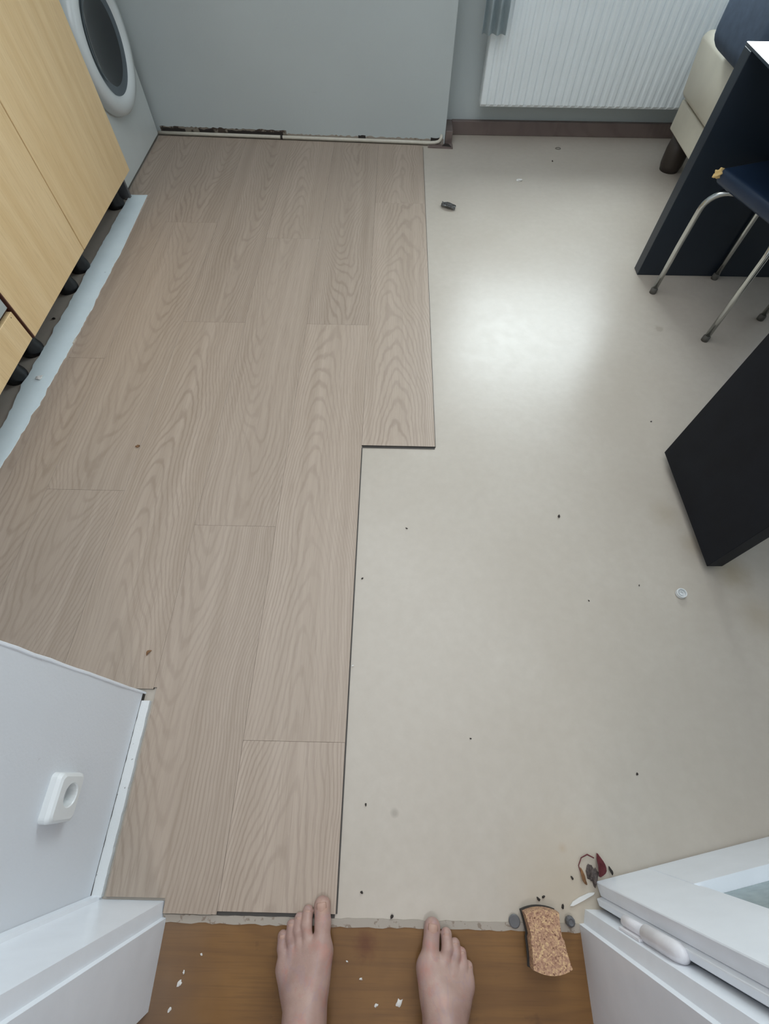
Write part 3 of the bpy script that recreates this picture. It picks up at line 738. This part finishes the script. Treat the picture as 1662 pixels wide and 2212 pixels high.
# ================================================================== FEET (one smooth surface by signed distance + surface nets)
def sd_capsule(P, a, b, ra, rb):
    a = np.array(a); b = np.array(b); ab = b-a; t = np.clip(((P-a)@ab)/(ab@ab), 0, 1)
    return np.linalg.norm(P-(a+t[..., None]*ab), axis=-1) - (ra+(rb-ra)*t)
def smin(a, b, k):
    h = np.clip(0.5+0.5*(b-a)/k, 0, 1); return b*(1-h)+a*h-k*h*(1-h)
def surface_nets(D, org, h):
    nx, ny, nz = D.shape; ins = D < 0
    c = [ins[i:nx-1+i, j:ny-1+j, k:nz-1+k] for i in (0, 1) for j in (0, 1) for k in (0, 1)]
    s = sum(x.astype(np.int8) for x in c); act = (s > 0) & (s < 8)
    idx = -np.ones(act.shape, int); A = np.argwhere(act); idx[act] = np.arange(len(A))
    acc = np.zeros((len(A), 3)); cnt = np.zeros(len(A))
    corners = [(i, j, k) for i in (0, 1) for j in (0, 1) for k in (0, 1)]
    for p in corners:
        for ax in range(3):
            if p[ax] == 0:
                q = list(p); q[ax] = 1
                dp = D[A[:, 0]+p[0], A[:, 1]+p[1], A[:, 2]+p[2]]; dq = D[A[:, 0]+q[0], A[:, 1]+q[1], A[:, 2]+q[2]]
                m = (dp < 0) != (dq < 0); t = np.where(m, dp/np.where(m, dp-dq, 1), 0)
                pos = np.array(p, float)[None]+np.zeros((len(A), 3)); pos[:, ax] += t
                acc += pos*m[:, None]; cnt += m
    V = (A + acc/np.maximum(cnt, 1)[:, None])*h + org
    F = []
    for ax in range(3):
        u, v = (ax+1) % 3, (ax+2) % 3
        sl = [slice(1, None)]*3; sl[ax] = slice(None)
        n = [nx, ny, nz]
        I = np.argwhere(ins.take(range(0, n[ax]-1), ax) != ins.take(range(1, n[ax]), ax))
        I = I[(I[:, u] > 0) & (I[:, v] > 0) & (I[:, u] < n[u]-1) & (I[:, v] < n[v]-1)]
        du = np.zeros(3, int); du[u] = 1; dv = np.zeros(3, int); dv[v] = 1
        g = lambda X: idx[X[:, 0], X[:, 1], X[:, 2]]
        q = np.stack([g(I-du-dv), g(I-dv), g(I), g(I-du)], 1)
        flip = ~ins[I[:, 0], I[:, 1], I[:, 2]]
        q[flip] = q[flip][:, ::-1]; F.append(q)
    F = np.concatenate(F); F = F[(F >= 0).all(1)]
    return V, F
def foot_mesh(toes, mtp, instep, ankle, heel, knee, side, extra=()):
    lo = np.array([min(instep[0], mtp[-1][0], mtp[0][0])-0.075, heel[1]-0.05, -0.004]); hi = np.array([lo[0]+0.175, toes[0][0][1]+0.03, 0.43])
    h = 0.0022; n = np.ceil((hi-lo)/h).astype(int)
    g = np.stack(np.meshgrid(*[lo[i]+h*np.arange(n[i]) for i in range(3)], indexing='ij'), -1)
    body = sd_capsule(g, mtp[0][0:3], instep, mtp[0][3], 0.027)
    mid = [(instep[0]*0.5+m[0]*0.5, instep[1]*0.5+m[1]*0.5, instep[2]*0.42+m[2]*0.58) for m in mtp]
    for m, q in zip(mtp, mid):
        body = smin(body, sd_capsule(g, m[0:3], q, m[3], m[3]+0.004), 0.013)
        body = smin(body, sd_capsule(g, q, (instep[0], instep[1]-0.01, instep[2]-0.016), m[3]+0.004, 0.026), 0.018)
    body = smin(body, sd_capsule(g, mtp[-1][0:3], (heel[0]-side*0.012, heel[1]+0.04, 0.022), mtp[-1][3], 0.021), 0.02)
    body = smin(body, sd_capsule(g, (mtp[0][0], mtp[0][1], 0.022), (heel[0]+side*0.012, heel[1]+0.05, 0.03), 0.018, 0.022), 0.025)
    body = smin(body, sd_capsule(g, heel, (heel[0], heel[1]+0.01, 0.06), 0.031, 0.026), 0.02)
    body = smin(body, sd_capsule(g, heel, ankle, 0.028, 0.034), 0.025)
    body = smin(body, sd_capsule(g, instep, ankle, 0.029, 0.036), 0.028)
    body = smin(body, sd_capsule(g, (ankle[0]+side*0.020, ankle[1]+0.004, ankle[2]-0.006), (ankle[0]+side*0.02, ankle[1]+0.004, ankle[2]+0.004), 0.019, 0.017), 0.014)
    body = smin(body, sd_capsule(g, (ankle[0]-side*0.022, ankle[1]-0.008, ankle[2]-0.018), (ankle[0]-side*0.022, ankle[1]-0.008, ankle[2]-0.008), 0.017, 0.015), 0.014)
    body = smin(body, sd_capsule(g, ankle, knee, 0.035, 0.052), 0.03)
    D = None
    for T in toes:   # T: list of (x,y,z,r) tip -> base
        t = None
        for a, b in zip(T, T[1:]):
            c_ = sd_capsule(g, a[:3], b[:3], a[3], b[3]); t = c_ if t is None else smin(t, c_, 0.005)
        f = smin(body, t, 0.010); D = f if D is None else np.minimum(D, f)
    D = np.maximum(D, 0.0015-g[..., 2])          # flat sole on the floor
    D = np.maximum(D, g[..., 2]-0.415)
    return surface_nets(D, lo, h)
def make_toe(tip, mid, base, r):
    r = r*(1.24 if r > 0.012 else 1.30)
    return [(tip[0], tip[1]-0.15*r, tip[2]-0.001, r), (mid[0], mid[1], mid[2], r*0.93), (base[0], base[1], base[2], r*1.0)]
ZL = 0.006
toesL = [make_toe((-0.1160, -0.2330, .0160), (-0.1120, -0.262, .0195), (-0.1110, -0.3025, .024), .0138),
         make_toe((-0.1445, -0.2440, .0125), (-0.1450, -0.266, .0215), (-0.1360, -0.3020, .024), .0088),
         make_toe((-0.1612, -0.2555, .0115), (-0.1610, -0.276, .0190), (-0.1520, -0.3060, .022), .0080),
         make_toe((-0.1762, -0.2665, .0110), (-0.1745, -0.286, .0175), (-0.1670, -0.3120, .020), .0077),
         make_toe((-0.1915, -0.2840, .0110), (-0.1895, -0.303, .0150), (-0.1810, -0.3260, .018), .0083)]
mtpL = [(-0.1130, -0.3050, .0245, .0175), (-0.1340, -0.3060, .0255, .0145), (-0.1510, -0.3100, .024, .0135), (-0.1665, -0.3180, .0215, .0135), (-0.1800, -0.3320, .0175, .0140)]
toesR = [make_toe((0.1094, -0.2625, .0160), (0.1055, -0.292, .0195), (0.1000, -0.3220, .024), .0136),
         make_toe((0.1376, -0.2745, .0120), (0.1378, -0.296, .0210), (0.1290, -0.3220, .024), .0090),
         make_toe((0.1545, -0.2890, .0115), (0.1540, -0.307, .0190), (0.1450, -0.3260, .022), .0080),
         make_toe((0.1672, -0.3025, .0110), (0.1682, -0.320, .0170), (0.1590, -0.3360, .020), .0075),
         make_toe((0.1785, -0.3225, .0110), (0.1768, -0.338, .0150), (0.1720, -0.3500, .018), .0078)]
mtpR = [(0.1010, -0.3250, .0245, .0180), (0.1235, -0.3260, .0255, .0148), (0.1420, -0.3300, .024, .0140), (0.1575, -0.3380, .0215, .0138), (0.1690, -0.3500, .0175, .0145)]
VL, FLq = foot_mesh(toesL, mtpL, (-0.1310, -0.3900, .070), (-0.1290, -0.4300, .095), (-0.130, -0.470, .034), (-0.135, -0.462, .43), 1)
VR, FRq = foot_mesh(toesR, mtpR, (0.1240, -0.3980, .070), (0.1250, -0.4380, .095), (0.128, -0.478, .034), (0.132, -0.468, .43), -1)
V = np.concatenate([VL, VR]); F = np.concatenate([FLq, FRq+len(VL)])
person = link('person', ([tuple(v) for v in V.tolist()], [], F.tolist()), M['skin'], smooth=True)
sm = person.modifiers.new('smooth', 'SMOOTH'); sm.factor = 0.5; sm.iterations = 4
tag(person, 'bare feet and shins of a person standing in the doorway, toes at the threshold', 'person')
for T, big in [(t, i == 0) for ts in (toesL, toesR) for i, t in enumerate(ts)]:
    tx, ty, tz, r = T[0]; mx, my, mz, _ = T[1]
    d = Vector((tx-mx, ty-my, 0)).normalized(); ln = 0.0105 if big else 0.0052; wd = r*0.60 if big else r*0.55
    bm = bmesh.new(); rows = []
    for i in range(7):
        u = -1+2*i/6; row = []
        for jn in range(9):
            v = -1+2*jn/8
            sq = (1-0.14*u*u) if u < 0 else (1-0.10*u*u)
            x_ = v*wd*sq; y_ = (u*0.75+0.12)*ln*(1-0.12*v*v)
            z_ = math.sqrt(max(0, r*r-x_*x_-max(0, y_)**2)) + 0.0002 + 0.0005*(1-v*v)
            row.append(bm.verts.new((x_, y_, z_)))
        rows.append(row)
    for a, b in zip(rows, rows[1:]):
        for jn in range(8): bm.faces.new((a[jn], a[jn+1], b[jn+1], b[jn]))
    solidify(bm, 0.0008)
    o = link('toenail', bm, M['nail'], person, smooth=True)
    o.location = (tx-d.x*0.0005, ty-d.y*0.0005, tz); o.rotation_euler = (0, 0, math.atan2(d.y, d.x)-PI/2)

# ================================================================== SPONGE
sg = empty('sponge', (0.331, -0.274, 0.003), 'waisted brown speckled cork-like sponge lying across the threshold', 'sponge', rz=0.03)
def waist(y): return 0.0
prof = []
n = 14; HL = 0.0395
def hw(t): return 0.0335+0.0045*(abs(t)**2) - (0.003 if t > 0 else 0)
side = []
for i in range(n+1):
    t = -1+2*i/n; side.append((hw(t), t*HL))
top = [(hw(1)*(1-2*i/8), HL+0.006*(1-(1-2*i/8)**2)) for i in range(1, 8)]
left = [(-hw(-1+2*i/n), (-1+2*i/n)*HL) for i in range(n, -1, -1)]
bot = [(-hw(-1)*(1-2*i/8), -HL-0.008*(1-(1-2*i/8)**2)) for i in range(1, 8)]
outl = side+top+left+bot
def sponge_layer(z0, z1, name, mat, sc=1.0, lab=None):
    bm = bmesh.new(); rngs = []
    for z, s_ in ((z0, 0.985), (z0+0.003, 1.0), ((z0+z1)/2, 1.0), (z1-0.003, 1.0), (z1, 0.975)):
        rngs.append([bm.verts.new((x*s_*sc, y*s_*sc, z + 0.18*y + 0.0012*mnoise.noise(Vector((x*90, y*90, z*90))))) for x, y in outl])
    for a, b in zip(rngs, rngs[1:]): bridge(bm, a, b)
    bm.faces.new(rngs[-1]); bm.faces.new(rngs[0][::-1])
    o = link(name, bm, mat, sg)
    if lab: o['label'] = lab
    return o
def sponge_top(y): return 0.0
# sponge foam tilts: far end rests on the kitchen floor edge, near end raised a little
def build_sponge(z0, z1, name, mat, sc=1.0, dx=0.0):
    bm = bmesh.new(); rr = []
    for z, s_ in ((z0, 0.985), (z0+(z1-z0)*0.2, 1.0), (z0+(z1-z0)*0.8, 1.0), (z1, 0.975)):
        rr.append([bm.verts.new((x*s_*sc+dx, y*s_*sc, z + 0.024*(1-y/0.0395)*0.5 + 0.0006*mnoise.noise(Vector((x*200, y*200, z*90))))) for x, y in outl])
    for a, b in zip(rr, rr[1:]): bridge(bm, a, b)
    c_ = bm.verts.new((dx, 0, z1+0.006+0.001)); n = len(rr[-1])
    for i in range(n): bm.faces.new((rr[-1][i], rr[-1][(i+1) % n], c_))
    bm.faces.new(rr[0][::-1]); return link(name, bm, mat, sg)
build_sponge(0.0065, 0.034, 'foam', M['sponge'])
so_ = build_sponge(0.0, 0.0062, 'scouring_pad', M['scourer'], 1.03, -0.002)

# ================================================================== LITTER
def litter(name, bm, mat, loc, label, cat, group=None, rz=0.0, smooth=False):
    o = link(name, bm, mat, smooth=smooth); o.location = loc; o.rotation_euler = (0, 0, rz); return tag(o, label, cat, group)
# bottle cap
bm = lathe([(0.0, 0.0008), (0.0130, 0.0008), (0.0138, 0.002), (0.0138, 0.010), (0.0132, 0.012), (0.0112, 0.012), (0.0108, 0.0045), (0.0068, 0.0040), (0.0064, 0.0095), (0.0052, 0.0095), (0.0048, 0.0032), (0.0, 0.0030)], 36)
for v in bm.verts: v.co.z += 0.0
capo = litter('bottle_cap', bm, M['cap_white'], (0.829, 0.461, 0.0004), 'small white plastic bottle cap lying open side up near the black desk', 'bottle cap', smooth=False)
# crumpled dark wrapper
bm = bmesh.new(); rng = random.Random(2)
g_ = [[None]*9 for _ in range(6)]
for i in range(9):
    for jn in range(6):
        x = (i/8-0.5)*0.072; y = (jn/5-0.5)*0.040*(1-0.5*abs(i/8-0.45))
        z = 0.004+0.012*abs(math.sin(jn*1.25+0.4*i))+0.003*rng.random()
        g_[jn][i] = bm.verts.new((x, y-0.25*x, z))
for jn in range(5):
    for i in range(8): bm.faces.new((g_[jn][i], g_[jn][i+1], g_[jn+1][i+1], g_[jn+1][i]))
solidify(bm, 0.001)
litter('crumpled_wrapper', bm, plain('dark_grey_foil', srgb(82, 82, 80), 0.35, metal=0.3, var=0.5, scale=60), (0.270, 2.420, 0.0), 'small dark crumpled wrapper on the bright vinyl by the far plank edge', 'wrapper', rz=-0.25)
# grey plastic pieces at the threshold
litter('plastic_disc', lathe([(0, 0), (0.0105, 0), (0.0115, 0.0015), (0.0115, 0.0035), (0.010, 0.0045), (0, 0.0040)], 28), M['grey_plastic'], (0.2795, -0.2545, 0.0022), 'flat grey round plug on the threshold left of the sponge', 'plug')
litter('plastic_plug', lathe([(0, 0), (0.009, 0), (0.0098, 0.004), (0.0092, 0.010), (0.006, 0.013), (0.0035, 0.011), (0, 0.011)], 10), M['grey_plastic'], (0.393, -0.252, 0.0022), 'knobbly grey plug on the threshold right of the sponge', 'plug', rz=0.4)
# paint chip
litter('paint_chip', prism([(-0.030, -0.004), (-0.024, -0.0055), (0.0, -0.003), (0.026, 0.001), (0.030, 0.0035), (0.018, 0.006), (-0.004, 0.0045), (-0.022, 0.001)], 0.0, 0.003), M['crumb_white'], (0.427, -0.2165, 0.0005), 'long white paint chip pointing at the foot of the open door', 'paint chip', rz=0.27)
# dried leaf scraps at the door corner
rng = random.Random(6)
def leaf(L_, W_, curl, seed):
    bm = bmesh.new(); rows = []
    for i in range(9):
        t = i/8; ww = W_*math.sin(PI*min(1, t*0.9+0.06)); row = []
        for jn in (-1, 0, 1):
            row.append(bm.verts.new((ww*jn + 0.15*L_*math.sin(t*3+seed), (t-0.5)*L_, 0.001+curl*abs(jn)*ww*0.8+0.004*math.sin(t*PI)+curl*0.002*mnoise.noise(Vector((t*5, jn, seed))))))
        rows.append(row)
    for a, b in zip(rows, rows[1:]):
        for jn in range(2): bm.faces.new((a[jn], a[jn+1], b[jn+1], b[jn]))
    solidify(bm, 0.0006); return bm
litter('dry_leaf', leaf(0.040, 0.009, 1.2, 1), M['red_brown'], (0.472, -0.158, 0.001), 'curled dark red dry leaf scrap at the foot of the door corner', 'leaf', rz=-0.3)
bm = tube([(-0.022, -0.016, 0.002), (-0.026, 0.0, 0.003), (-0.018, 0.014, 0.004), (-0.004, 0.020, 0.004), (0.010, 0.014, 0.003)], [0.0008, 0.001, 0.0012, 0.0014, 0.001], 8)
litter('curled_stem', bm, M['red_brown'], (0.455, -0.160, 0.0), 'thin reddish curled stem beside the dark red leaf scrap', 'stem')
litter('dry_leaf', leaf(0.030, 0.004, 0.8, 4), M['brown_leaf'], (0.437, -0.178, 0.001), 'narrow brown leaf scrap left of the curled stem', 'leaf', rz=0.5)
litter('dust_clump', blob((0.009, 0.017, 0.005), 3, 7, 1.3), plain('grey_fluff', srgb(92, 82, 78), 0.95, var=0.4, scale=200, bump=0.6), (0.4560, -0.176, 0.004), 'grey fluff clump tucked against the door corner', 'fluff')
litter('dirt_chip', leaf(0.016, 0.003, 0.5, 2), M['crumb_dark'], (0.497, -0.1675, 0.001), 'black pointed chip beside the door bottom edge', 'chip')
litter('dry_leaf', leaf(0.017, 0.0035, 0.4, 3), M['brown_leaf'], (-0.612, 0.266, 0.0065), 'tiny brown leaf lying on a plank near the socket wall corner', 'leaf', rz=-0.7)
litter('plaster_crumb', blob((0.013, 0.008, 0.006), 2, 8, 0.9), M['crumb_white'], (0.648, 2.685, 0.004), 'white crumb on the vinyl in front of the radiator', 'crumb')
bm = bmesh.new()
ring = [(0.014*math.cos(2*PI*i/20), 0.010*math.sin(2*PI*i/20), 0.0014) for i in range(20)]
tube(ring+[ring[0]], 0.0014, 8, bm)
litter('rubber_ring', bm, M['tip'], (0.905, 3.035, 0.0002), 'small grey ring on the vinyl below the radiator', 'ring')
litter('wood_bit', blob((0.006, 0.005, 0.003), 2, 4, 0.9), M['brown_leaf'], (-0.829, 0.933, 0.0085), 'tiny tan bit lying in the middle of the wood planks', 'crumb')
specks = [(0.529, 0.703, .006, 'black speck on the vinyl midway between planks and desk'), (0.061, 0.651, .0035, 'black speck on the vinyl just below the step in the planks'),
          (-0.066, 0.487, .004, 'dark sliver on the vinyl close beside the plank edge'), (-0.034, -0.058, .0035, 'reddish-brown speck on vinyl above the person\'s feet'),
          (-0.036, -0.215, .004, 'dark fleck on the vinyl beside the left big toe'), (0.028, -0.252, .005, 'dark fleck on the threshold line between the feet'),
          (0.852, 2.892, .006, 'black speck on the vinyl below the grey ring'), (0.912, 1.089, .004, 'dark speck on the vinyl beside the far edge of the desk panel'),
          (0.720, 0.484, .003, 'faint speck on the vinyl left of the white bottle cap'), (0.568, 0.436, .003, 'small dark speck on the vinyl well left of the bottle cap'),
          (0.214, 0.082, .003, 'tiny dark speck on the vinyl in front of the right foot'), (0.599, 0.016, .0035, 'tiny speck on the vinyl above the open door'),
          (0.335, -0.2180, .0045, 'dark crumb just beyond the far end of the sponge'), (0.345, -0.2150, .004, 'elongated dark crumb beyond the far right corner of the sponge'),
          (0.384, -0.2300, .004, 'dark speck between the sponge and the paint chip'), (0.412, -0.182, .004, 'thin black speck left of the leaf scraps'),
          (-0.080, 0.245, .003, 'white speck on the free plank edge')]
for i, (x, y, r, lab) in enumerate(specks):
    mt = M['crumb_white'] if 'white speck' in lab else M['crumb_dark']
    litter('speck', blob((r*0.62, r, r*0.5), 1, i, 0.9), mt, (x, y, r*0.4 + (0.0065 if 'white speck' in lab else 0.0022 if y < -0.245 else 0)), lab, 'speck', rz=i*1.1)
flakes = [(-0.3810, -0.345, .003), (-0.3860, -0.361, .0055), (-0.396, -0.398, .004), (0.043, -0.381, .007), (-0.001, -0.385, .004), (-0.032, -0.3480, .003), (-0.0605, -0.323, .0022), (-0.352, -0.318, .0025)]
fl_lab = ['small white paint fleck on the brown floor above the largest left fleck', 'oval white paint fleck on the brown floor near the left jamb', 'pale sliver on brown floor at bottom of photo near the left jamb',
          'fluffy white lint on the brown floor beside the right foot', 'cream fleck on brown floor left of the white lint', 'cream fleck between the feet at mid foot length',
          'tiny white fleck on brown floor beside the left foot', 'thin white fleck on brown floor above the other left flecks']
for i, ((x, y, r), lab) in enumerate(zip(flakes, fl_lab)):
    litter('paint_fleck', blob((r*0.6, r, 0.0012), 2, i+30, 0.9), M['crumb_white'], (x, y, 0.002), lab, 'fleck', rz=-0.3*i)
